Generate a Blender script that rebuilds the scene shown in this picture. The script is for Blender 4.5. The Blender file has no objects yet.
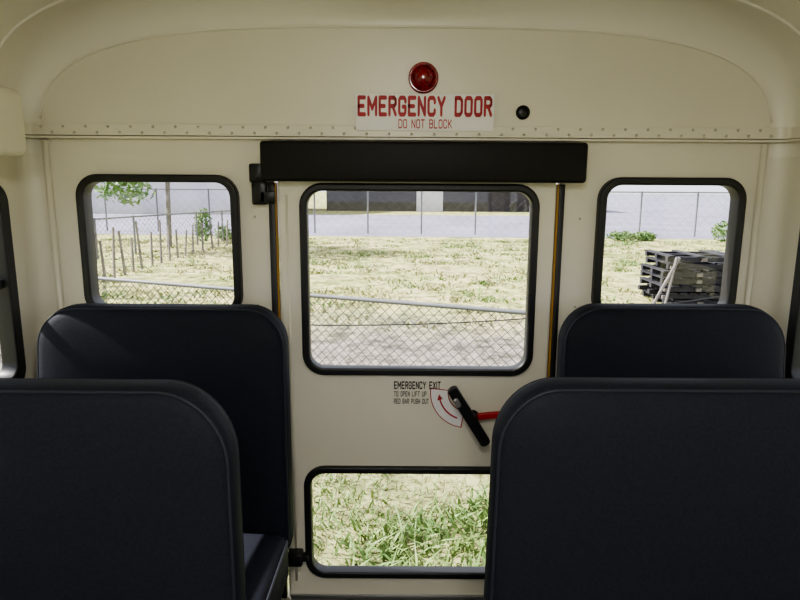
import bpy, bmesh, math, random
from mathutils import Matrix, Vector
random.seed(4)
sc = bpy.context.scene
col = sc.collection

# ------------------------------------------------------------------ materials
def mat(name, c, rough=0.5, metal=0.0, var=0.0, vscale=8.0, bump=0.0, bscale=60.0, spec=0.5, c2=None, coat=0.0):
    m = bpy.data.materials.new(name); m.use_nodes = True
    nt = m.node_tree; b = nt.nodes['Principled BSDF']
    b.inputs['Roughness'].default_value = rough
    b.inputs['Metallic'].default_value = metal
    b.inputs['Specular IOR Level'].default_value = spec
    b.inputs['Coat Weight'].default_value = coat
    b.inputs['Base Color'].default_value = (*c, 1)
    tc = nt.nodes.new('ShaderNodeTexCoord')
    if var > 0 or c2:
        n = nt.nodes.new('ShaderNodeTexNoise'); n.inputs['Scale'].default_value = vscale
        n.inputs['Detail'].default_value = 5
        r = nt.nodes.new('ShaderNodeValToRGB')
        r.color_ramp.elements[0].position = 0.35; r.color_ramp.elements[1].position = 0.65
        a = c2 if c2 else tuple(x*(1-var) for x in c)
        r.color_ramp.elements[0].color = (*a, 1); r.color_ramp.elements[1].color = (*c, 1)
        nt.links.new(tc.outputs['Object'], n.inputs['Vector'])
        nt.links.new(n.outputs['Fac'], r.inputs['Fac'])
        nt.links.new(r.outputs['Color'], b.inputs['Base Color'])
    if bump > 0:
        n2 = nt.nodes.new('ShaderNodeTexNoise'); n2.inputs['Scale'].default_value = bscale
        n2.inputs['Detail'].default_value = 3
        bp = nt.nodes.new('ShaderNodeBump'); bp.inputs['Strength'].default_value = bump
        bp.inputs['Distance'].default_value = 0.002
        nt.links.new(tc.outputs['Object'], n2.inputs['Vector'])
        nt.links.new(n2.outputs['Fac'], bp.inputs['Height'])
        nt.links.new(bp.outputs['Normal'], b.inputs['Normal'])
    return m

M_cream = mat('cream_painted_steel', (0.785, 0.75, 0.63), 0.34, var=0.04, vscale=3, bump=0.15, bscale=6)
M_ceil = mat('cream_ceiling_paint', (0.83, 0.80, 0.69), 0.32, var=0.04, vscale=2, bump=0.15, bscale=5)
M_rub = mat('black_rubber', (0.010, 0.010, 0.011), 0.45, bump=0.1, bscale=90)
M_pad = mat('black_vinyl_pad', (0.009, 0.008, 0.008), 0.55, bump=0.3, bscale=150, spec=0.3)
M_seat = mat('navy_seat_vinyl', (0.012, 0.0135, 0.022), 0.65, var=0.3, vscale=160, bump=0.35, bscale=260, spec=0.2)
M_pipe = mat('seat_piping_vinyl', (0.018, 0.020, 0.030), 0.55, spec=0.35)
M_blkmetal = mat('black_metal', (0.015, 0.015, 0.016), 0.35, metal=0.3)
M_steel = mat('brushed_steel', (0.5, 0.5, 0.5), 0.35, metal=0.9, var=0.1)
M_rivet = mat('rivet_paint', (0.52, 0.49, 0.40), 0.3)
M_white = mat('white_decal', (0.88, 0.86, 0.85), 0.45, var=0.03)
M_red = mat('red_print', (0.42, 0.010, 0.02), 0.5, var=0.05)
M_redbar = mat('red_bar_paint', (0.42, 0.015, 0.015), 0.45, var=0.05)
M_lens = mat('red_lamp_lens', (0.36, 0.003, 0.010), 0.2, var=0.6, vscale=90, coat=0.4)
M_blktext = mat('black_print', (0.02, 0.02, 0.02), 0.5)
M_yel = mat('yellow_seal', (0.42, 0.22, 0.02), 0.5, var=0.1)
M_floor = mat('black_rubber_floor', (0.03, 0.03, 0.032), 0.6, bump=0.3, bscale=40)
M_galv = mat('galvanised_steel', (0.16, 0.165, 0.18), 0.55, metal=0.1, var=0.15)
M_wire = mat('weathered_fence_wire', (0.060, 0.060, 0.070), 0.6, var=0.15)
M_wood = mat('weathered_wood', (0.20, 0.18, 0.17), 0.85, var=0.4, vscale=6, bump=0.4)
M_pallet = mat('dark_pallet_wood', (0.032, 0.031, 0.04), 0.85, var=0.5, vscale=5)
M_road = mat('grey_asphalt', (0.235, 0.222, 0.295), 0.9, var=0.25, vscale=0.35)
M_weed = mat('weed_green', (0.12, 0.21, 0.05), 0.6, c2=(0.24, 0.32, 0.10), vscale=3)
M_straw = mat('dry_straw', (0.44, 0.41, 0.22), 0.8, c2=(0.27, 0.30, 0.13), vscale=4)
M_leaf = mat('leaf_green', (0.09, 0.18, 0.05), 0.6, c2=(0.17, 0.27, 0.09), vscale=3)
M_brick = mat('dark_brick', (0.050, 0.042, 0.046), 0.9, var=0.35, vscale=1.2)
M_siding = mat('pale_siding', (0.62, 0.60, 0.64), 0.8, var=0.1, vscale=1)
M_roof = mat('roof_shingle', (0.09, 0.085, 0.085), 0.9, var=0.3, vscale=4)

def emis(name, c, s):
    m = bpy.data.materials.new(name); m.use_nodes = True
    b = m.node_tree.nodes['Principled BSDF']
    b.inputs['Base Color'].default_value = (0.9, 0.9, 0.88, 1)
    b.inputs['Emission Color'].default_value = (*c, 1); b.inputs['Emission Strength'].default_value = s
    return m
M_dome = emis('fill_dome_glow', (1.0, 0.97, 0.92), 66)  # glow for the added fill domes

def glass_mat():
    m = bpy.data.materials.new('window_glass'); m.use_nodes = True
    nt = m.node_tree; nt.nodes.clear()
    o = nt.nodes.new('ShaderNodeOutputMaterial')
    t = nt.nodes.new('ShaderNodeBsdfTransparent'); t.inputs[0].default_value = (0.95, 0.95, 0.97, 1)
    g = nt.nodes.new('ShaderNodeBsdfGlossy'); g.inputs['Roughness'].default_value = 0.03
    mx = nt.nodes.new('ShaderNodeMixShader'); mx.inputs[0].default_value = 0.03
    nt.links.new(t.outputs[0], mx.inputs[1]); nt.links.new(g.outputs[0], mx.inputs[2])
    nt.links.new(mx.outputs[0], o.inputs[0])
    return m
M_glass = glass_mat()

def ground_mat():
    m = bpy.data.materials.new('grass_field_ground'); m.use_nodes = True
    nt = m.node_tree; b = nt.nodes['Principled BSDF']; b.inputs['Roughness'].default_value = 0.95
    b.inputs['Specular IOR Level'].default_value = 0.1
    N = nt.nodes.new; L = nt.links.new
    tc = N('ShaderNodeTexCoord')
    sep = N('ShaderNodeSeparateXYZ'); L(tc.outputs['Object'], sep.inputs[0])
    n1 = N('ShaderNodeTexNoise'); n1.inputs['Scale'].default_value = 0.55; n1.inputs['Detail'].default_value = 10
    n1.inputs['Roughness'].default_value = 0.78
    n2 = N('ShaderNodeTexNoise'); n2.inputs['Scale'].default_value = 3.2; n2.inputs['Detail'].default_value = 12
    n2.inputs['Roughness'].default_value = 0.85
    L(tc.outputs['Object'], n1.inputs[0]); L(tc.outputs['Object'], n2.inputs[0])
    r1 = N('ShaderNodeValToRGB')
    e = r1.color_ramp.elements
    e[0].position = 0.38; e[0].color = (0.21, 0.24, 0.095, 1)
    e[1].position = 0.58; e[1].color = (0.46, 0.42, 0.24, 1)
    x = e.new(0.48); x.color = (0.37, 0.37, 0.17, 1)
    L(n1.outputs['Fac'], r1.inputs[0])
    ma = N('ShaderNodeMath'); ma.operation = 'MULTIPLY_ADD'; ma.inputs[1].default_value = 5.0
    L(n1.outputs['Fac'], ma.inputs[0]); L(sep.outputs['Y'], ma.inputs[2])
    r2 = N('ShaderNodeMapRange'); r2.inputs['From Min'].default_value = 11.0; r2.inputs['From Max'].default_value = 14.0
    L(ma.outputs[0], r2.inputs['Value'])
    mx = N('ShaderNodeMixRGB'); mx.inputs[1].default_value = (0.23, 0.205, 0.185, 1)
    L(r2.outputs[0], mx.inputs[0]); L(r1.outputs[0], mx.inputs[2])
    r3 = N('ShaderNodeMapRange'); r3.inputs['From Min'].default_value = 7.6; r3.inputs['From Max'].default_value = 9.0
    L(ma.outputs[0], r3.inputs['Value'])
    mx3 = N('ShaderNodeMixRGB'); mx3.inputs[1].default_value = (0.29, 0.29, 0.15, 1)
    L(r3.outputs[0], mx3.inputs[0]); L(mx.outputs[0], mx3.inputs[2])
    r4 = N('ShaderNodeValToRGB'); r4.color_ramp.elements[0].position = 0.42; r4.color_ramp.elements[0].color = (0.28, 0.30, 0.24, 1)
    r4.color_ramp.elements[1].position = 0.56; r4.color_ramp.elements[1].color = (1.3, 1.27, 1.2, 1)
    L(n2.outputs['Fac'], r4.inputs[0])
    mm = N('ShaderNodeMixRGB'); mm.blend_type = 'MULTIPLY'; mm.inputs[0].default_value = 0.95
    L(mx3.outputs[0], mm.inputs[1]); L(r4.outputs[0], mm.inputs[2])
    L(mm.outputs[0], b.inputs['Base Color'])
    return m
M_ground = ground_mat()

# ------------------------------------------------------------------ helpers
def link(o, parent=None):
    col.objects.link(o)
    if parent: o.parent = parent
    return o
def empty(name):
    e = bpy.data.objects.new(name, None); e.empty_display_size = 0.1
    col.objects.link(e); return e
def mesh_obj(name, verts, faces, m, parent=None, smooth=False):
    me = bpy.data.meshes.new(name); me.from_pydata([tuple(v) for v in verts], [], faces)
    me.validate(); bm = bmesh.new(); bm.from_mesh(me); bmesh.ops.recalc_face_normals(bm, faces=bm.faces); bm.to_mesh(me); bm.free()
    me.materials.append(m)
    if smooth:
        for p in me.polygons: p.use_smooth = True
    return link(bpy.data.objects.new(name, me), parent)
def auto_smooth(o, ang=0.6):
    me = o.data
    for p in me.polygons: p.use_smooth = True
    bm = bmesh.new(); bm.from_mesh(me)
    for e in bm.edges:
        if len(e.link_faces) == 2 and e.calc_face_angle(0) > ang: e.smooth = False
    bm.to_mesh(me); bm.free()
def rr(x0, x1, z0, z1, r, rb=None, n=8):
    if rb is None: rb = r
    P = []
    for (cx, cz, a0, q) in ((x1, z1, 0, r), (x0, z1, 90, r), (x0, z0, 180, rb), (x1, z0, 270, rb)):
        sx = -1 if cx == x1 else 1; sz = -1 if cz == z1 else 1
        for i in range(n+1):
            a = math.radians(a0+90*i/n)
            P.append((cx+sx*q+q*math.cos(a), cz+sz*q+q*math.sin(a)))
    return P
REAR = lambda y: Matrix(((1,0,0,0),(0,0,-1,y),(0,1,0,0),(0,0,0,1)))
SIDE = lambda x: Matrix(((0,0,1,x),(1,0,0,0),(0,1,0,0),(0,0,0,1)))
def plate(name, outer, holes, M, t, m, parent=None, bevel=0.0):
    cu = bpy.data.curves.new(name, 'CURVE'); cu.dimensions = '2D'; cu.fill_mode = 'BOTH'
    cu.extrude = t/2-bevel; cu.bevel_depth = bevel; cu.bevel_resolution = 2
    if bevel: cu.offset = -bevel
    for pts in [outer]+holes:
        s = cu.splines.new('POLY'); s.points.add(len(pts)-1)
        for i, p in enumerate(pts): s.points[i].co = (p[0], p[1], 0, 1)
        s.use_cyclic_u = True
    o = bpy.data.objects.new(name+'_c', cu); col.objects.link(o)
    dg = bpy.context.evaluated_depsgraph_get(); dg.update()
    me = bpy.data.meshes.new_from_object(o.evaluated_get(dg))
    bpy.data.objects.remove(o); me.transform(M); me.name = name
    me.materials.clear(); me.materials.append(m)
    for p in me.polygons: p.material_index = 0
    ob = link(bpy.data.objects.new(name, me), parent)
    if bevel: auto_smooth(ob, 0.7)
    return ob
def box(name, x0, x1, y0, y1, z0, z1, m, parent=None, bev=0.0, seg=2):
    bm = bmesh.new(); bmesh.ops.create_cube(bm, size=1)
    for v in bm.verts:
        v.co = ((x0+x1)/2+v.co.x*(x1-x0), (y0+y1)/2+v.co.y*(y1-y0), (z0+z1)/2+v.co.z*(z1-z0))
    if bev: bmesh.ops.bevel(bm, geom=list(bm.edges), offset=bev, segments=seg, affect='EDGES', profile=0.5)
    me = bpy.data.meshes.new(name); bm.to_mesh(me); bm.free(); me.materials.append(m)
    o = link(bpy.data.objects.new(name, me), parent)
    if bev: auto_smooth(o, 0.7)
    return o
class Acc:
    def __init__(s): s.v = []; s.f = []
    def prism(s, a, b, r, n=4, r2=None):
        a = Vector(a); b = Vector(b); d = (b-a).normalized()
        u = d.cross(Vector((0, 0, 1)));
        if u.length < 1e-3: u = Vector((1, 0, 0))
        u.normalize(); w = d.cross(u); k = len(s.v); r2 = r if r2 is None else r2
        for p, q in ((a, r), (b, r2)):
            for i in range(n):
                t = 2*math.pi*i/n
                s.v.append(p+u*q*math.cos(t)+w*q*math.sin(t))
        for i in range(n): s.f.append((k+i, k+(i+1) % n, k+n+(i+1) % n, k+n+i))
        s.f.append(tuple(k+i for i in range(n))); s.f.append(tuple(k+n+i for i in reversed(range(n))))
    def box(s, x0, x1, y0, y1, z0, z1):
        k = len(s.v)
        for z in (z0, z1):
            for x, y in ((x0, y0), (x1, y0), (x1, y1), (x0, y1)): s.v.append((x, y, z))
        for f in ((0,3,2,1),(4,5,6,7),(0,1,5,4),(1,2,6,5),(2,3,7,6),(3,0,4,7)): s.f.append(tuple(k+i for i in f))
    def obj(s, name, m, parent=None, smooth=False):
        me = bpy.data.meshes.new(name); me.from_pydata([tuple(v) for v in s.v], [], s.f); me.materials.append(m)
        o = link(bpy.data.objects.new(name, me), parent)
        if smooth: auto_smooth(o, 0.8)
        return o
def tube_path(name, pts, r, m, parent=None, cyc=False, n=8):
    V = []; F = []; N = len(pts); P = [Vector(p) for p in pts]
    for i, p in enumerate(P):
        if cyc: t = P[(i+1) % N]-P[i-1]
        else: t = P[min(i+1, N-1)]-P[max(i-1, 0)]
        if t.length < 1e-9: t = Vector((1, 0, 0))
        t.normalize(); ref = Vector((0, 1, 0)) if abs(t.y) < 0.9 else Vector((1, 0, 0))
        u = t.cross(ref).normalized(); w = t.cross(u)
        for k in range(n):
            a = 2*math.pi*k/n; V.append(p+u*r*math.cos(a)+w*r*math.sin(a))
    for i in range(N if cyc else N-1):
        j = (i+1) % N
        for k in range(n): F.append((i*n+k, i*n+(k+1) % n, j*n+(k+1) % n, j*n+k))
    if not cyc:
        F.append(tuple(range(n))); F.append(tuple((N-1)*n+k for k in range(n)))
    return mesh_obj(name, V, F, m, parent, True)
def lathe_rear(name, cx, cz, prof, m, parent=None, n=40):
    V = []; F = []
    for r, y in prof:
        for k in range(n):
            a = 2*math.pi*k/n; V.append((cx+r*math.cos(a), y, cz+r*math.sin(a)))
    for i in range(len(prof)-1):
        for k in range(n): F.append((i*n+k, i*n+(k+1) % n, (i+1)*n+(k+1) % n, (i+1)*n+k))
    F.append(tuple(range(n))); F.append(tuple((len(prof)-1)*n+k for k in range(n)))
    o = mesh_obj(name, V, F, m, parent); auto_smooth(o, 0.5); return o

# condensed sign lettering: strokes on a 4 x 6 grid swept as flat bars
GL = {
 'E': [[(4,0),(0,0),(0,6),(4,6)], [(0,3),(3.2,3)]],
 'M': [[(0,0),(0,6),(2.5,2),(5,6),(5,0)]],
 'R': [[(0,0),(0,6),(3,6),(4,5.2),(4,3.8),(3,3),(0,3)], [(2,3),(4,0)]],
 'G': [[(4,4.6),(4,5.2),(3.2,6),(.8,6),(0,5.2),(0,.8),(.8,0),(3.2,0),(4,.8),(4,2.8),(2.3,2.8)]],
 'N': [[(0,0),(0,6),(4,0),(4,6)]],
 'C': [[(4,4.4),(4,5.2),(3.2,6),(.8,6),(0,5.2),(0,.8),(.8,0),(3.2,0),(4,.8),(4,1.6)]],
 'Y': [[(0,6),(2,3),(4,6)], [(2,3),(2,0)]],
 'D': [[(0,0),(0,6),(2.8,6),(4,5),(4,1),(2.8,0),(0,0)]],
 'O': [[(.8,0),(0,.8),(0,5.2),(.8,6),(3.2,6),(4,5.2),(4,.8),(3.2,0),(.8,0)]],
 'T': [[(0,6),(4,6)], [(2,6),(2,0)]],
 'B': [[(0,0),(0,6),(3,6),(3.9,5.3),(3.9,3.8),(3,3.1),(4,2.4),(4,.8),(3,0),(0,0)], [(0,3.1),(3,3.1)]],
 'L': [[(0,6),(0,0),(3.7,0)]],
 'K': [[(0,0),(0,6)], [(4,6),(0,2.4)], [(1.4,3.6),(4,0)]],
 'X': [[(0,0),(4,6)], [(0,6),(4,0)]],
 'I': [[(0,0),(0,6)]],
 'P': [[(0,0),(0,6),(3,6),(4,5.2),(4,3.6),(3,2.8),(0,2.8)]],
 'F': [[(0,0),(0,6),(4,6)], [(0,3),(3.2,3)]],
 'U': [[(0,6),(0,.8),(.8,0),(3.2,0),(4,.8),(4,6)]],
 'A': [[(0,0),(2,6),(4,0)], [(.8,2),(3.2,2)]],
 'S': [[(4,4.6),(4,5.2),(3.2,6),(.8,6),(0,5.2),(0,3.8),(.8,3.1),(3.2,2.9),(4,2.2),(4,.8),(3.2,0),(.8,0),(0,.8),(0,1.4)]],
 'H': [[(0,0),(0,6)], [(4,0),(4,6)], [(0,3),(4,3)]],
}
def text_rear(name, body, x0, x1, z0, z1, y, m, parent=None, stroke=0.9, gap=1.7):
    wd = lambda c: 2.6 if c == ' ' else (0 if c == 'I' else (5 if c == 'M' else 4))
    tot = sum(wd(c)+gap for c in body)-gap
    h = stroke/2
    sz = (z1-z0)/(6+stroke); sx = (x1-x0)/(tot+stroke)
    V = []; F = []; cx = 0
    def add(px, pz, lay): V.append((x0+(px+h)*sx, y-lay*0.00004, z0+(pz+h)*sz))
    lay = 0
    for c in body:
        for path in GL.get(c, []):
            for i in range(len(path)-1):
                a = Vector(path[i]); b = Vector(path[i+1]); d = (b-a).normalized(); nn = Vector((-d.y, d.x))*h
                k = len(V); lay = (lay+1) % 7
                for q in (a-nn, b-nn, b+nn, a+nn): add(cx+q.x, q.y, lay)
                F.append((k, k+1, k+2, k+3))
            for p in path:
                k = len(V); lay = (lay+1) % 7
                for t in range(8): add(cx+p[0]+h*math.cos(t*math.pi/4+.39), p[1]+h*math.sin(t*math.pi/4+.39), lay)
                F.append(tuple(k+t for t in range(8)))
        cx += wd(c)+gap
    return mesh_obj(name, V, F, m, parent)

# ------------------------------------------------------------------ bus shell (metres)
XL, XR, YR, YF = -1.150, 1.178, 1.95, -3.2
XC = (XL+XR)/2; HW = (XR-XL)/2
ZW, ZT = 1.54, 2.01
RF = 0.050                   # side corner radius
RC = 0.10                    # roof cove radius
def profile(ix, iz=None, n=56):
    if iz is None: iz = ix
    P = []
    for i in range(n+1):
        t = math.pi*(1-i/n)
        c, s = math.cos(t), math.sin(t)
        e = 2/3.4
        x = math.copysign(abs(c)**e, c); z = abs(s)**e
        P.append((XC+(HW-ix)*x, ZW+(ZT-ZW-iz)*z))
    return P
def roof_surface(name, grow, m, parent=None):
    rows = [(y, -grow, -grow) for y in (YF, -2, -1, 0, 1.0, YR-RC)]
    if not grow:
        for k in range(1, 13):
            a = math.pi/2*k/12
            yy = YR-RC+RC*math.sin(a)
            dx = 0 if yy < YR-RF else RF-math.sqrt(max(0, RF*RF-(yy-YR+RF)**2))
            rows.append((yy, dx, RC*(1-math.cos(a))))
    else: rows.append((YR+0.04, -grow, -grow))
    V = []; F = []
    for y, dx, dz in rows: V += [(x, y, z) for x, z in profile(dx, dz)]
    n = len(profile(0))
    for i in range(len(rows)-1):
        for k in range(n-1): F.append((i*n+k, i*n+k+1, (i+1)*n+k+1, (i+1)*n+k))
    return mesh_obj(name, V, F, m, parent, True)
ceil = roof_surface('ceiling', 0, M_ceil)
roof_surface('roof_outer_skin', 0.04, M_yel, ceil)
n = len(profile(0))
for yy in (0.75, -0.15, -1.05, -1.95, -2.8):
    V = []; F = []
    p0 = profile(0.0); p1 = profile(0.012)
    for (px, pz), (qx, qz) in zip(p0, p1):
        V += [(px, yy-0.045, pz), (qx, yy-0.035, qz), (qx, yy+0.035, qz), (px, yy+0.045, pz)]
    for k in range(n-1):
        for j in range(3): F.append((4*k+j, 4*k+j+1, 4*k+4+j+1, 4*k+4+j))
    mesh_obj('roof_bow', V, F, M_ceil, ceil, True)

for y in (0.30, -0.60, -1.5, -2.4):  # glowing domes added out of view to brighten the cabin
    e = empty('added_fill_dome')
    V = []; F = []; K = 24
    for r, z in ((0.10, ZT), (0.10, ZT-0.012), (0.088, ZT-0.014)):
        V += [(XC+r*math.cos(2*math.pi*k/K), y+r*math.sin(2*math.pi*k/K), z) for k in range(K)]
    for i in range(2):
        for k in range(K): F.append((i*K+k, i*K+(k+1) % K, (i+1)*K+(k+1) % K, (i+1)*K+k))
    mesh_obj('fill_dome_rim', V, F, M_steel, e)
    V = []; F = []
    prof = ((0.087, ZT-0.012), (0.08, ZT-0.03), (0.06, ZT-0.042), (0.03, ZT-0.048), (0.004, ZT-0.05))
    for r, z in prof: V += [(XC+r*math.cos(2*math.pi*k/K), y+r*math.sin(2*math.pi*k/K), z) for k in range(K)]
    for i in range(4):
        for k in range(K): F.append((i*K+k, i*K+(k+1) % K, (i+1)*K+(k+1) % K, (i+1)*K+k))
    F.append(tuple(4*K+k for k in range(K)))
    mesh_obj('lamp_lens', V, F, M_dome, e, True)  # emissive part of the added fill dome

WZ0, WZ1 = 0.86, 1.44
WY = 1.800
wins = [(WY-0.82*i-0.75, WY-0.82*i) for i in range(6)]
for side, X, sg in (('left', XL, -1), ('right', XR, 1)):
    outer = [(YF, -0.02), (YR-RF, -0.02), (YR-RF, ZW), (YF, ZW)]
    w = plate('wall_'+side, outer, [rr(a, b, WZ0, WZ1, 0.05) for a, b in wins], SIDE(X+sg*0.02), 0.04, M_cream)
    V = []; F = []
    K = 8
    for k in range(K+1):
        a = math.pi/2*k/K
        V += [(X-sg*RF*(1-math.cos(a)), YR-RF+RF*math.sin(a), z) for z in (-0.02, ZW)]
    for k in range(K): F.append((2*k, 2*k+1, 2*k+3, 2*k+2))
    mesh_obj('corner_post', V, F, M_cream, w, True)
    box('corner_outer_panel', min(X, X+sg*0.04), max(X, X+sg*0.04), YR-RF, YR+0.04, -0.02, ZW, M_cream, w)
    for i, (a, b) in enumerate(wins):
        e = empty('window_%d' % ((3 if sg < 0 else 9)+i))
        plate('frame', rr(a-0.012, b+0.012, WZ0-0.012, WZ1+0.012, 0.06), [rr(a+0.028, b-0.028, WZ0+0.028, WZ1-0.028, 0.04)],
              SIDE(X-sg*0.004+sg*0.01), 0.05, M_rub, e, 0.005)
        plate('mid_rail', rr(a+0.01, b-0.01, 1.15, 1.175, 0.005), [], SIDE(X+sg*0.01), 0.025, M_rub, e)
        plate('glass_pane', rr(a+0.015, b-0.015, WZ0+0.015, WZ1-0.015, 0.045), [], SIDE(X+sg*0.02), 0.004, M_glass, e)

box('floor', XL-0.04, XR+0.04, YF, YR+0.04, -0.06, 0.0, M_floor)

def big_outline():
    p = profile(0.0)[1:-1]
    return [(XL, -0.02)]+[(XL, ZW)]+p+[(XR, ZW), (XR, -0.02)]
DX0, DX1, DZ0, DZ1 = -0.392, 0.492, 0.02, 1.475
LW = (-0.996, -0.500, 1.035, 1.478)
RW = (0.610, 1.060, 1.035, 1.478)
holes = [rr(DX0, DX1, DZ0, DZ1, 0.02),
         rr(LW[0]+0.01, LW[1]-0.01, LW[2]+0.01, LW[3]-0.01, 0.055),
         rr(RW[0]+0.01, RW[1]-0.01, RW[2]+0.01, RW[3]-0.01, 0.055)]
wall_rear = plate('wall_rear', big_outline()[::-1], holes, REAR(YR+0.02), 0.04, M_cream)
plate('wall_front', big_outline()[::-1], [rr(-1.0, 1.02, 0.8, 1.62, 0.08)], REAR(YF-0.02), 0.04, M_cream)
e = empty('window_15')
plate('windscreen_frame', rr(-1.02, 1.04, 0.78, 1.64, 0.1), [rr(-0.98, 1.0, 0.82, 1.60, 0.07)], REAR(YF-0.01), 0.06, M_rub, e, 0.005)
plate('windscreen_glass', rr(-0.99, 1.01, 0.81, 1.61, 0.07), [], REAR(YF-0.02), 0.004, M_glass, e)

t1 = empty('trim_1')
def strip(name, z0, z1, t, m):
    C = []
    C.append((XL, 1.0))
    for k in range(9):
        a = math.pi/2*k/8; C.append((XL+RF*(1-math.cos(a)), YR-RF+RF*math.sin(a)))
    for k in range(9):
        a = math.pi/2*(1-k/8); C.append((XR-RF*(1-math.cos(a)), YR-RF+RF*math.sin(a)))
    C.append((XR, 1.0))
    V = []; F = []
    N = len(C)
    for i, (x, y) in enumerate(C):
        tx = Vector(C[min(i+1, N-1)])-Vector(C[max(i-1, 0)]); tx.normalize(); nx, ny = tx.y, -tx.x
        if nx*(XC-x)+ny*(0.5-y) < 0: nx, ny = -nx, -ny
        V += [(x-nx*.002, y-ny*.002, z0), (x+nx*t, y+ny*t, z0+0.002), (x+nx*t, y+ny*t, z1-0.002), (x-nx*.002, y-ny*.002, z1)]
    for i in range(N-1):
        for j in range(4): F.append((4*i+j, 4*i+(j+1) % 4, 4*i+4+(j+1) % 4, 4*i+4+j))
    F += [(0, 1, 2, 3), tuple(4*(N-1)+j for j in (3, 2, 1, 0))]
    o = mesh_obj(name, V, F, m, t1); auto_smooth(o, 0.7); return o
strip('seam_strip', 1.592, 1.628, 0.014, M_cream)
strip('lower_lip', 1.582, 1.592, 0.024, M_cream)
bm = bmesh.new()
x = XL+0.06; i = 0
while x < XR-0.06:
    for zz, off in ((1.619, 0.0), (1.602, 0.034)):
        mtx = Matrix.Translation((x+off, YR-0.0145, zz)) @ Matrix.Diagonal((1, 0.8, 1, 1))
        bmesh.ops.create_uvsphere(bm, u_segments=8, v_segments=6, radius=0.0046, matrix=mtx)
    x += 0.068
for X in (-0.455, 0.56):
    for k in range(5):
        mtx = Matrix.Translation((X, YR-0.001, 1.35-0.28*k)) @ Matrix.Diagonal((1, 0.6, 1, 1))
        bmesh.ops.create_uvsphere(bm, u_segments=8, v_segments=6, radius=0.004, matrix=mtx)
me = bpy.data.meshes.new('rivets'); bm.to_mesh(me); bm.free(); me.materials.append(M_rivet)
for p in me.polygons: p.use_smooth = True
link(bpy.data.objects.new('rivets', me), t1)
for nm, X in (('trim_2', XL+0.066), ('trim_3', XR-0.070)):
    o = tube_path(nm, [(X, YR-0.006, 0.0), (X, YR-0.006, 0.8), (X, YR-0.006, 1.578)], 0.010, M_cream)
pr = profile(RF, RC)
tube_path('trim_4', [(x, YR-0.001, z) for x, z in pr if z > 1.63], 0.004, M_ceil)
pr = profile(0.0, 0.0)
tube_path('trim_5', [(x, YR-0.17, z) for x, z in pr if z > 1.63], 0.006, M_ceil)

# ------------------------------------------------------------------ windows on the bulkhead
for nm, W in (('window_1', LW), ('window_2', RW)):
    e = empty(nm)
    x0, x1, z0, z1 = W
    plate('frame', rr(x0, x1, z0, z1, 0.068), [rr(x0+0.024, x1-0.024, z0+0.024, z1-0.024, 0.045)], REAR(YR), 0.06, M_rub, e, 0.006)
    plate('glass_pane', rr(x0+0.02, x1-0.02, z0+0.02, z1-0.02, 0.05), [], REAR(YR+0.02), 0.004, M_glass, e)

# ------------------------------------------------------------------ emergency door
door = empty('door_1')
UW = (-0.312, 0.428, 0.845, 1.455)
LWn = (-0.318, 0.430, 0.118, 0.528)
hs = [rr(w[0]+0.01, w[1]-0.01, w[2]+0.01, w[3]-0.01, 0.06) for w in (UW, LWn)]
plate('door_leaf', rr(DX0+0.012, DX1-0.012, DZ0+0.005, DZ1-0.005, 0.02), hs, REAR(YR+0.010), 0.05, M_cream, door, 0.008)
for nm, w in (('upper', UW), ('lower', LWn)):
    x0, x1, z0, z1 = w
    plate(nm+'_window_frame', rr(x0, x1, z0, z1, 0.07), [rr(x0+0.024, x1-0.024, z0+0.024, z1-0.024, 0.047)], REAR(YR-0.008), 0.045, M_rub, door, 0.006)
    plate(nm+'_window_glass', rr(x0+0.02, x1-0.02, z0+0.02, z1-0.02, 0.05), [], REAR(YR+0.015), 0.004, M_glass, door)
box('seal_black_1', DX0-0.016, DX0+0.004, YR-0.015, YR+0.01, 0.03, 1.455, M_rub, door, 0.003)
box('seal_yellow_1', DX0+0.004, DX0+0.008, YR-0.012, YR+0.01, 0.7, 1.455, M_yel, door)
box('seal_black_2', DX1-0.004, DX1+0.014, YR-0.015, YR+0.01, 0.03, 1.455, M_rub, door, 0.003)
box('seal_yellow_2', DX1-0.009, DX1-0.004, YR-0.012, YR+0.01, 0.7, 1.455, M_yel, door)
box('kick_strip', DX0+0.02, DX1-0.02, YR-0.022, YR-0.012, 0.03, 0.050, M_steel, door, 0.003)
tube_path('pressed_bead', [(-0.352, YR-0.013, 0.1), (-0.352, YR-0.013, 0.8), (-0.352, YR-0.013, 1.42)], 0.005, M_cream, door)
box('latch_body', -0.375, -0.325, YR-0.06, YR-0.013, 0.180, 0.225, M_blkmetal, door, 0.006)
box('latch_tongue', -0.335, -0.305, YR-0.045, YR-0.015, 0.190, 0.212, M_blkmetal, door, 0.004)

FY = YR-0.015
lathe_rear('handle_pivot_plate', 0.240, 0.705, [(0.022, FY+0.001), (0.022, FY-0.006), (0.016, FY-0.012), (0.016, FY-0.032), (0.012, FY-0.036)], M_blkmetal, door)
def bar(name, a, b, w, t, y0, m):
    ax, az = a; bx, bz = b; d = Vector((bx-ax, bz-az)); d.normalize(); nrm = Vector((-d.y, d.x))
    pts = []
    K = 6
    for s, base in ((1, b), (-1, a)):
        for k in range(K+1):
            ang = -math.pi/2+math.pi*k/K
            q = Vector(base)+d*s*math.cos(ang)*w*0.5*0.6+nrm*s*math.sin(ang)*w*0.5
            pts.append((q.x, q.y))
    return plate(name, pts, [], REAR(y0), t, m, door, 0.004)
bar('handle_lever', (0.170, 0.808), (0.278, 0.634), 0.034, 0.026, FY-0.044, M_blkmetal)
bar('handle_lever_highlight', (0.178, 0.780), (0.190, 0.760), 0.017, 0.010, FY-0.058, M_steel)  # bright steel sliver standing in for a whitish highlight on the lever
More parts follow.
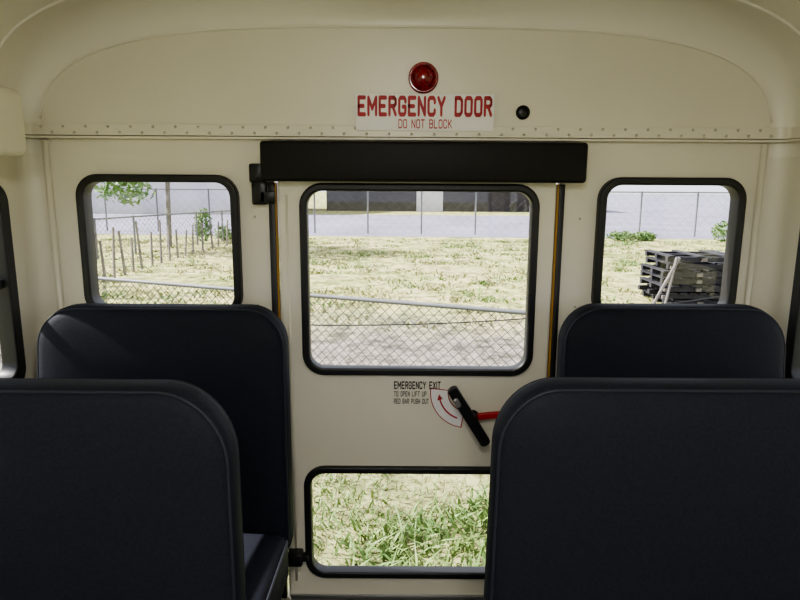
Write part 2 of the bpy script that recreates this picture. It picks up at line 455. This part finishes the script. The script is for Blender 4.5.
bar('red_bar', (0.258, 0.712), (0.395, 0.726), 0.022, 0.014, FY-0.022, M_redbar)
dec = empty('exit_instruction_decal')
def sector(name, cx, cz, r0, r1, a0, a1, y, m):
    V = []; F = []; K = 16
    for k in range(K+1):
        a = math.radians(a0+(a1-a0)*k/K)
        for r in (r0, r1):
            for yy in (y, y+0.0006): V.append((cx+r*math.cos(a), yy, cz+r*math.sin(a)))
    for k in range(K):
        b = 4*k; c = b+4
        F += [(b, b+2, c+2, c), (b+1, c+1, c+3, b+3), (b, c, c+1, b+1), (b+2, b+3, c+3, c+2)]
    F += [(0, 1, 3, 2), (4*K, 4*K+2, 4*K+3, 4*K+1)]
    return mesh_obj(name, V, F, m, dec)
sector('arrow_border', 0.222, 0.785, 0.062, 0.122, 172, 262, FY-0.0010, M_red)
sector('arrow_field', 0.222, 0.785, 0.065, 0.119, 174, 260, FY-0.0016, M_white)
sector('arrow_shaft', 0.222, 0.785, 0.090, 0.095, 195, 250, FY-0.0022, M_red)
mesh_obj('arrow_head', [(0.222+r*math.cos(math.radians(a)), FY-0.0022, 0.785+r*math.sin(math.radians(a))) for r, a in ((0.083, 195), (0.102, 195), (0.093, 183))], [(0, 1, 2)], M_red, dec)
text_rear('text_line_1', 'EMERGENCY EXIT', -0.018, 0.134, 0.796, 0.823, FY-0.001, M_blktext, dec, 1.35, 2.2)
text_rear('text_line_2', 'TO OPEN LIFT UP', -0.018, 0.088, 0.771, 0.789, FY-0.001, M_blktext, dec, 1.2, 2.2)
text_rear('text_line_3', 'RED BAR PUSH OUT', -0.018, 0.096, 0.746, 0.764, FY-0.001, M_blktext, dec, 1.2, 2.2)

hp = empty('door_header_pad')
box('pad', -0.418, 0.554, YR-0.072, YR-0.0155, 1.459, 1.577, M_pad, hp, 0.010, 3)
box('pad_mount', -0.40, 0.54, YR-0.016, YR, 1.479, 1.575, M_pad, hp)
br = empty('door_check_bracket')
box('bracket_plate', -0.462, -0.420, YR-0.030, YR, 1.455, 1.512, M_blkmetal, br, 0.006)
box('bracket_arm', -0.455, -0.411, YR-0.034, YR, 1.388, 1.46, M_blkmetal, br, 0.006)
box('bracket_tongue', -0.43, -0.385, YR-0.034, YR-0.018, 1.395, 1.43, M_blkmetal, br, 0.004)

sg_ = empty('emergency_door_sign')
box('sign_plate', -0.136, 0.278, YR-0.0185, YR-0.0155, 1.612, 1.718, M_white, sg_)
text_rear('sign_text_1', 'EMERGENCY DOOR', -0.131, 0.273, 1.652, 1.713, YR-0.019, M_red, sg_, 1.55, 2.35)
text_rear('sign_text_2', 'DO NOT BLOCK', -0.008, 0.153, 1.618, 1.645, YR-0.019, M_red, sg_, 1.0, 2.0)
lp = empty('red_warning_lamp')
lathe_rear('lamp_base', 0.066, 1.766, [(0.045, YR), (0.045, YR-0.008), (0.041, YR-0.012)], M_lens, lp)
lathe_rear('lamp_lens', 0.066, 1.766, [(0.040, YR-0.010), (0.039, YR-0.020), (0.033, YR-0.026), (0.031, YR-0.022), (0.025, YR-0.029), (0.023, YR-0.026), (0.014, YR-0.032), (0.005, YR-0.033)], M_lens, lp)
for a in range(0, 360, 60):
    A = Acc(); c, s = math.cos(math.radians(a)), math.sin(math.radians(a))
    A.prism((0.066+0.008*c, YR-0.030, 1.766+0.008*s), (0.066+0.036*c, YR-0.022, 1.766+0.036*s), 0.0018, 6)
    A.obj('lens_rib', M_rub, lp)
bz = empty('door_buzzer')
lathe_rear('buzzer_ring', 0.368, 1.668, [(0.021, YR), (0.021, YR-0.006), (0.016, YR-0.010), (0.013, YR-0.006), (0.006, YR-0.008)], M_blkmetal, bz)
sp = empty('wall_speaker_housing')
box('housing', XL-0.001, -0.990, 1.28, 1.70, 1.520, 1.690, M_cream, sp, 0.022, 4)
box('housing_seam', XL, -0.987, 1.45, 1.46, 1.54, 1.670, M_rivet, sp, 0.002)

# ------------------------------------------------------------------ seats
def seat(x0, x1, ytop, ztop=1.11, wall=-1, R=0.115, tap=0.045):
    e = empty('bus_seat')
    zb = 0.36; slope = math.tan(math.radians(6.5)); T = 0.085
    xc = (x0+x1)/2
    def ring(d, y):
        P = []
        for x, z in rr(x0+d, x1-d, zb+d, ztop-d, max(R-d, 0.02), max(0.05-d, 0.01), n=12):
            f = (z-zb)/(ztop-zb)
            xx = xc+(x-xc)*(1-tap*max(0, f)**1.5)
            P.append((xx, ytop-(ztop-z)*slope+y, z))
        return P
    layers = [(0.10, T+0.004), (0.03, T), (0.012, T-0.005), (0.003, T-0.016), (0.0, T-0.03), (0.0, 0.028), (0.003, 0.014), (0.012, 0.004), (0.03, -0.002), (0.07, -0.008), (0.13, -0.012), (0.2, -0.014)]
    V = []; F = []
    for d, y in layers: V += ring(d, y)
    n = len(ring(0, 0))
    for i in range(len(layers)-1):
        for k in range(n): F.append((i*n+k, i*n+(k+1) % n, (i+1)*n+(k+1) % n, (i+1)*n+k))
    F.append(tuple(range(n))); F.append(tuple((len(layers)-1)*n+k for k in range(n)))
    mesh_obj('backrest', V, F, M_seat, e, True)
    tube_path('backrest_piping_front', ring(0.007, 0.009), 0.0032, M_pipe, e, True)
    tube_path('backrest_piping_rear', ring(0.006, T-0.010), 0.0032, M_pipe, e, True)
    yb = ytop-(ztop-0.45)*slope-0.002; yf = yb-0.40
    def cr(d, z):
        return [(x, y, z+0.02*(yb-y)/0.4) for x, y in rr(x0+d, x1-d, yf+d, yb-d*0.3, 0.05, 0.06, n=8)]
    L = [(0.06, 0.320), (0.01, 0.322), (0.0, 0.335), (0.0, 0.42), (0.006, 0.436), (0.025, 0.447), (0.06, 0.452), (0.12, 0.455)]
    V = []; F = []
    for d, z in L: V += cr(d, z)
    n = len(cr(0, 0))
    for i in range(len(L)-1):
        for k in range(n): F.append((i*n+k, i*n+(k+1) % n, (i+1)*n+(k+1) % n, (i+1)*n+k))
    F.append(tuple(range(n))); F.append(tuple((len(L)-1)*n+k for k in range(n)))
    mesh_obj('seat_cushion', V, F, M_seat, e, True)
    tube_path('cushion_piping', cr(0.003, 0.432), 0.0042, M_pipe, e, True)
    A = Acc()
    ai = x1-0.08 if wall < 0 else x0+0.08
    wi = x0+0.06 if wall < 0 else x1-0.06
    for yy in (yf+0.06, yb-0.06):
        A.prism((ai, yy, 0.0), (ai, yy, 0.325), 0.014, 10)
        A.prism((ai, yy, 0.31), (wi, yy, 0.31), 0.014, 10)
        A.prism((wi, yy, 0.0), (wi, yy, 0.325), 0.014, 10)
    A.prism((ai, yf+0.06, 0.10), (ai, yb-0.06, 0.10), 0.012, 10)
    A.box(ai-0.035, ai+0.035, yf+0.02, yb-0.02, 0.0, 0.008)
    A.box(wi-0.035, wi+0.035, yf+0.02, yb-0.02, 0.0, 0.008)
    A.obj('legs', M_blkmetal, e, True)
seat(-1.068, -0.318, 1.745, 1.100, -1)
seat(0.460, 1.132, 1.745, 1.110, 1)
seat(-1.10, -0.283, 1.055, 1.088, -1, 0.140, 0.070)
seat(0.154, 1.13, 1.055, 1.097, 1, 0.120, 0.055)

# ------------------------------------------------------------------ outdoors
GZ = -0.8
ground = mesh_obj('ground', [(-150, -80, GZ), (150, -80, GZ), (150, 200, GZ), (-150, 200, GZ)], [(0, 1, 2, 3)], M_ground)
mesh_obj('road', [(-150, 31, GZ+0.01), (150, 24, GZ+0.01), (150, 47.5, GZ+0.01), (-150, 47.5, GZ+0.01)], [(0, 1, 2, 3)], M_road)
mesh_obj('parking_lot', [(14.5, 47.5, GZ+0.01), (150, 47.5, GZ+0.01), (150, 190, GZ+0.01), (14.5, 190, GZ+0.01)], [(0, 1, 2, 3)], M_road)

def fence(name, p0, p1, H, cell, wr, post_sp, pr, off=0.0, e=None):
    e = e or empty(name); p0 = Vector(p0); p1 = Vector(p1); d = (p1-p0); L = d.length; d.normalize()
    A = Acc()
    def P(s, h): q = p0+d*s; return (q.x, q.y, GZ+h)
    s = -H
    while s < L:
        for sg in (1, -1):
            a, b = s, s+H
            ha, hb = (0.03, H-0.02) if sg > 0 else (H-0.02, 0.03)
            ca, cb = max(a, 0), min(b, L)
            if cb-ca > 0.02:
                f = lambda q: ha+(hb-ha)*(q-a)/(b-a)
                A.prism(P(ca, f(ca)), P(cb, f(cb)), wr, 3)
        s += cell
    A.obj('mesh_wires', M_wire, e)
    B = Acc(); s = off
    B.prism(P(0, H), P(L, H), pr*0.8, 10)
    while s <= L+0.01:
        B.prism(P(s, -0.0), P(s, H+0.04), pr, 10); s += post_sp
    B.obj('posts_and_rail', M_galv, e, True)
fence('chain_link_fence', (-6.6, 8.16), (6.0, 3.15), 1.2, 0.095, 0.0038, 3.0, 0.026, 2.81)
fence('chain_link_fence', (-24, 30.2), (36, 27.4), 2.0, 0.45, 0.003, 2.5, 0.04)

cf = empty('sagging_cable')
pts = []
for k in range(31):
    t = k/30; x = -3.0+t*8; pts.append((x, 7.2-0.1*t, -0.15+0.55*t-0.25*math.sin(math.pi*t)))
tube_path('cable', pts, 0.008, M_rub, cf)
A = Acc(); A.prism((-3.0, 7.2, GZ), (-3.0, 7.2, -0.05), 0.03, 8); A.prism((5.0, 7.1, GZ), (5.0, 7.1, 0.5), 0.04, 8)
A.obj('stakes', M_wood, cf)

e = empty('post_and_wire_fence'); A = Acc()
for k in range(26):
    t = (k/25)**1.2; x = -6.7+0.9*t+random.uniform(-.05, .05); y = 11.5+15*t
    x -= 1.0*math.sin(math.pi*t)*0.6
    ln = random.uniform(-0.10, 0.12); h = random.uniform(0.8, 1.3)
    A.prism((x, y, GZ), (x+ln, y, GZ+h), 0.038, 5, 0.03)
A.obj('posts', M_wood, e)
fence('x', (-5.6, 8.6), (-9.6, 17), 1.35, 0.14, 0.004, 1.1, 0.035, 0.0, e)
fence('x', (-9.6, 17), (-6.2, 27), 1.2, 0.2, 0.004, 1.6, 0.035, 0.0, e)

e = empty('pallet_stack'); A = Acc(); B = Acc()
for k in range(7):
    z = GZ+k*0.140
    ox = random.uniform(-.10, .10); oy = random.uniform(-.05, .05)
    for j in range(3): A.box(5.0+ox, 6.4+ox, 11.6+oy+j*0.5, 11.7+oy+j*0.5, z+0.02, z+0.11)
    for j in range(8):
        if random.random() < 0.85: A.box(5.0+ox+j*0.185, 5.13+ox+j*0.185, 11.56+oy, 12.72+oy, z+0.11, z+0.135)
    for j in range(3):
        if random.random() < 0.7: B.box(5.03+ox+j*0.6, 5.13+ox+j*0.6, 11.55+oy, 11.60+oy, z+0.03, z+0.09)
A.obj('deck_boards', M_pallet, e); B.obj('block_ends', M_wood, e)
A = Acc()
A.prism((4.6, 11.2, GZ), (5.2, 11.5, 0.15), 0.03, 6); A.prism((4.85, 11.2, GZ), (5.15, 11.5, 0.15), 0.03, 6)
A.obj('leaning_planks', M_wood, e)

e = empty('brick_warehouse')
box('walls', -6.5, 13.5, 55, 70, GZ, 4.2, M_brick, e)
box('flat_roof', -6.9, 13.9, 54.6, 70.4, 4.2, 4.5, M_roof, e)
box('garage_door', 1.4, 3.7, 54.9, 55.0, GZ, 1.9, M_siding, e)
for x in (-4.5, -2, 6, 8.5, 11): box('window_pane', x, x+1.3, 54.93, 55.0, 0.9, 2.2, M_roof, e)
e = empty('pale_house')
box('walls', -34, -9, 48, 60, GZ, 3.4, M_siding, e)
mesh_obj('roof', [(-34.5, 47.5, 3.4), (-8.5, 47.5, 3.4), (-8.5, 60.5, 3.4), (-34.5, 60.5, 3.4), (-34.5, 54, 6.4), (-8.5, 54, 6.4)], [(0, 1, 5, 4), (2, 3, 4, 5), (0, 4, 3), (1, 2, 5)], M_roof, e)
for x in (-30, -25): box('window_pane', x, x+1.4, 47.93, 48.0, 0.4, 1.9, M_roof, e)

def leaves(name, cx, cy, cz, rx, ry, rz, n, s, m, parent=None):
    V = []; F = []
    for i in range(n):
        while True:
            q = Vector((random.uniform(-1, 1), random.uniform(-1, 1), random.uniform(-1, 1)))
            if q.length < 1: break
        c = Vector((cx+q.x*rx, cy+q.y*ry, cz+q.z*rz))
        a = Vector((random.gauss(0, 1), random.gauss(0, 1), random.gauss(0, 1))).normalized()*s*random.uniform(.6, 1.3)
        b = a.cross(Vector((random.gauss(0, 1), random.gauss(0, 1), random.gauss(0, 1)))).normalized()*s*0.4
        k = len(V); V += [c-a, c+b, c+a, c-b]; F.append((k, k+1, k+2, k+3))
    me = bpy.data.meshes.new(name); me.from_pydata([tuple(v) for v in V], [], F); me.materials.append(m)
    return link(bpy.data.objects.new(name, me), parent)
for x, y, r, h in ((9.3, 26, 0.7, 0.22), (10.3, 26.2, 0.5, 0.2), (13.4, 25.8, 0.5, 0.45), (-7.6, 24, 0.35, 0.7), (-7.1, 25, 0.35, 0.3)):
    leaves('bush', x, y, GZ+h*0.95, r, 0.4, h, 300, 0.10, M_leaf, ground if x < 0 else None)
e = empty('tree')
A = Acc(); A.prism((-8.2, 22, GZ), (-8.1, 22, 2.6), 0.09, 10, 0.07); A.prism((-8.1, 22, 2.4), (-9.4, 21.5, 4.2), 0.07, 8, 0.04); A.prism((-8.1, 22, 2.4), (-6.8, 22.4, 4.3), 0.07, 8, 0.04)
A.prism((-8.1, 22, 2.4), (-8.0, 21.4, 4.8), 0.07, 8, 0.04); A.prism((-8.1, 22, 2.0), (-9.5, 20.8, 1.3), 0.03, 6, 0.015)
A.obj('trunk', M_wood, e)
leaves('crown', -8.6, 21.6, 4.0, 3.0, 2.4, 1.7, 2600, 0.16, M_leaf, e)
leaves('low_branch', -9.0, 20.6, 1.22, 1.0, 0.7, 0.46, 260, 0.14, M_leaf, e)

def blades(name, n, x0, x1, y0, y1, h0, h1, m, w=0.012, clump=0, lean=.4):
    V = []; F = []
    cl = [(random.uniform(x0, x1), random.uniform(y0, y1), random.uniform(.12, .35)) for _ in range(clump)]
    for i in range(n):
        if cl:
            c = random.choice(cl); x = random.gauss(c[0], c[2]); y = random.gauss(c[1], c[2]*0.7)
        else: x = random.uniform(x0, x1); y = random.uniform(y0, y1)
        h = random.uniform(h0, h1); a = random.uniform(0, 6.28); lx, ly = random.gauss(0, lean)*h, random.gauss(0, lean)*h
        dx, dy = math.cos(a)*w, math.sin(a)*w; k = len(V)
        V += [(x-dx, y-dy, GZ), (x+dx, y+dy, GZ), (x+lx*.4+dx, y+ly*.4+dy, GZ+h*.6), (x+lx*.4-dx, y+ly*.4-dy, GZ+h*.6), (x+lx, y+ly, GZ+h)]
        F += [(k, k+1, k+2, k+3), (k+3, k+2, k+4)]
    me = bpy.data.meshes.new(name); me.from_pydata(V, [], F); me.materials.append(m)
    return link(bpy.data.objects.new(name, me), ground)
blades('dry_grass', 7000, -3, 3.5, 2.6, 7.0, 0.02, 0.07, M_straw, 0.004, 0, 1.0)
blades('green_weeds', 3600, -0.2, 2.4, 2.7, 4.2, 0.03, 0.13, M_weed, 0.009, 22, .9)
blades('low_green_grass', 4500, -2, 2.6, 2.6, 4.0, 0.02, 0.06, M_weed, 0.005, 0, .9)
blades('sparse_weeds', 2200, -2.5, 3, 3.3, 5.4, 0.02, 0.09, M_weed, 0.006, 30, .8)
blades('field_grass_tufts', 14000, -14, 16, 9.5, 26, 0.03, 0.10, M_straw, 0.02, 420, .8)
blades('field_green_tufts', 5500, -14, 16, 11, 26, 0.03, 0.10, M_weed, 0.02, 170, .8)

# ------------------------------------------------------------------ light
w = bpy.data.worlds.new('sky_world'); sc.world = w; w.use_nodes = True
nt = w.node_tree; bg = nt.nodes['Background']
bg.inputs[0].default_value = (0.88, 0.93, 1.0, 1); bg.inputs[1].default_value = 1.2
sun = bpy.data.lights.new('sun', 'SUN'); sun.energy = 10.5; sun.angle = 0.009; sun.color = (1, 0.96, 0.88)
so = link(bpy.data.objects.new('sun', sun))
so.rotation_euler = Vector((0.74, -0.10, -0.66)).to_track_quat('-Z', 'Y').to_euler()

# ------------------------------------------------------------------ camera
cd = bpy.data.cameras.new('camera'); cd.sensor_width = 36; cd.lens = 27.9; cd.clip_start = 0.02; cd.clip_end = 600
cam = link(bpy.data.objects.new('camera', cd))
cam.matrix_world = Matrix.Translation((0, 0, 1.45)) @ Matrix.Rotation(math.radians(79.5), 4, 'X') @ Matrix.Rotation(math.radians(0.35), 4, 'Z')
sc.camera = cam
sc.view_settings.view_transform = 'AgX'
sc.view_settings.look = 'AgX - Medium High Contrast'
sc.view_settings.exposure = 0.74
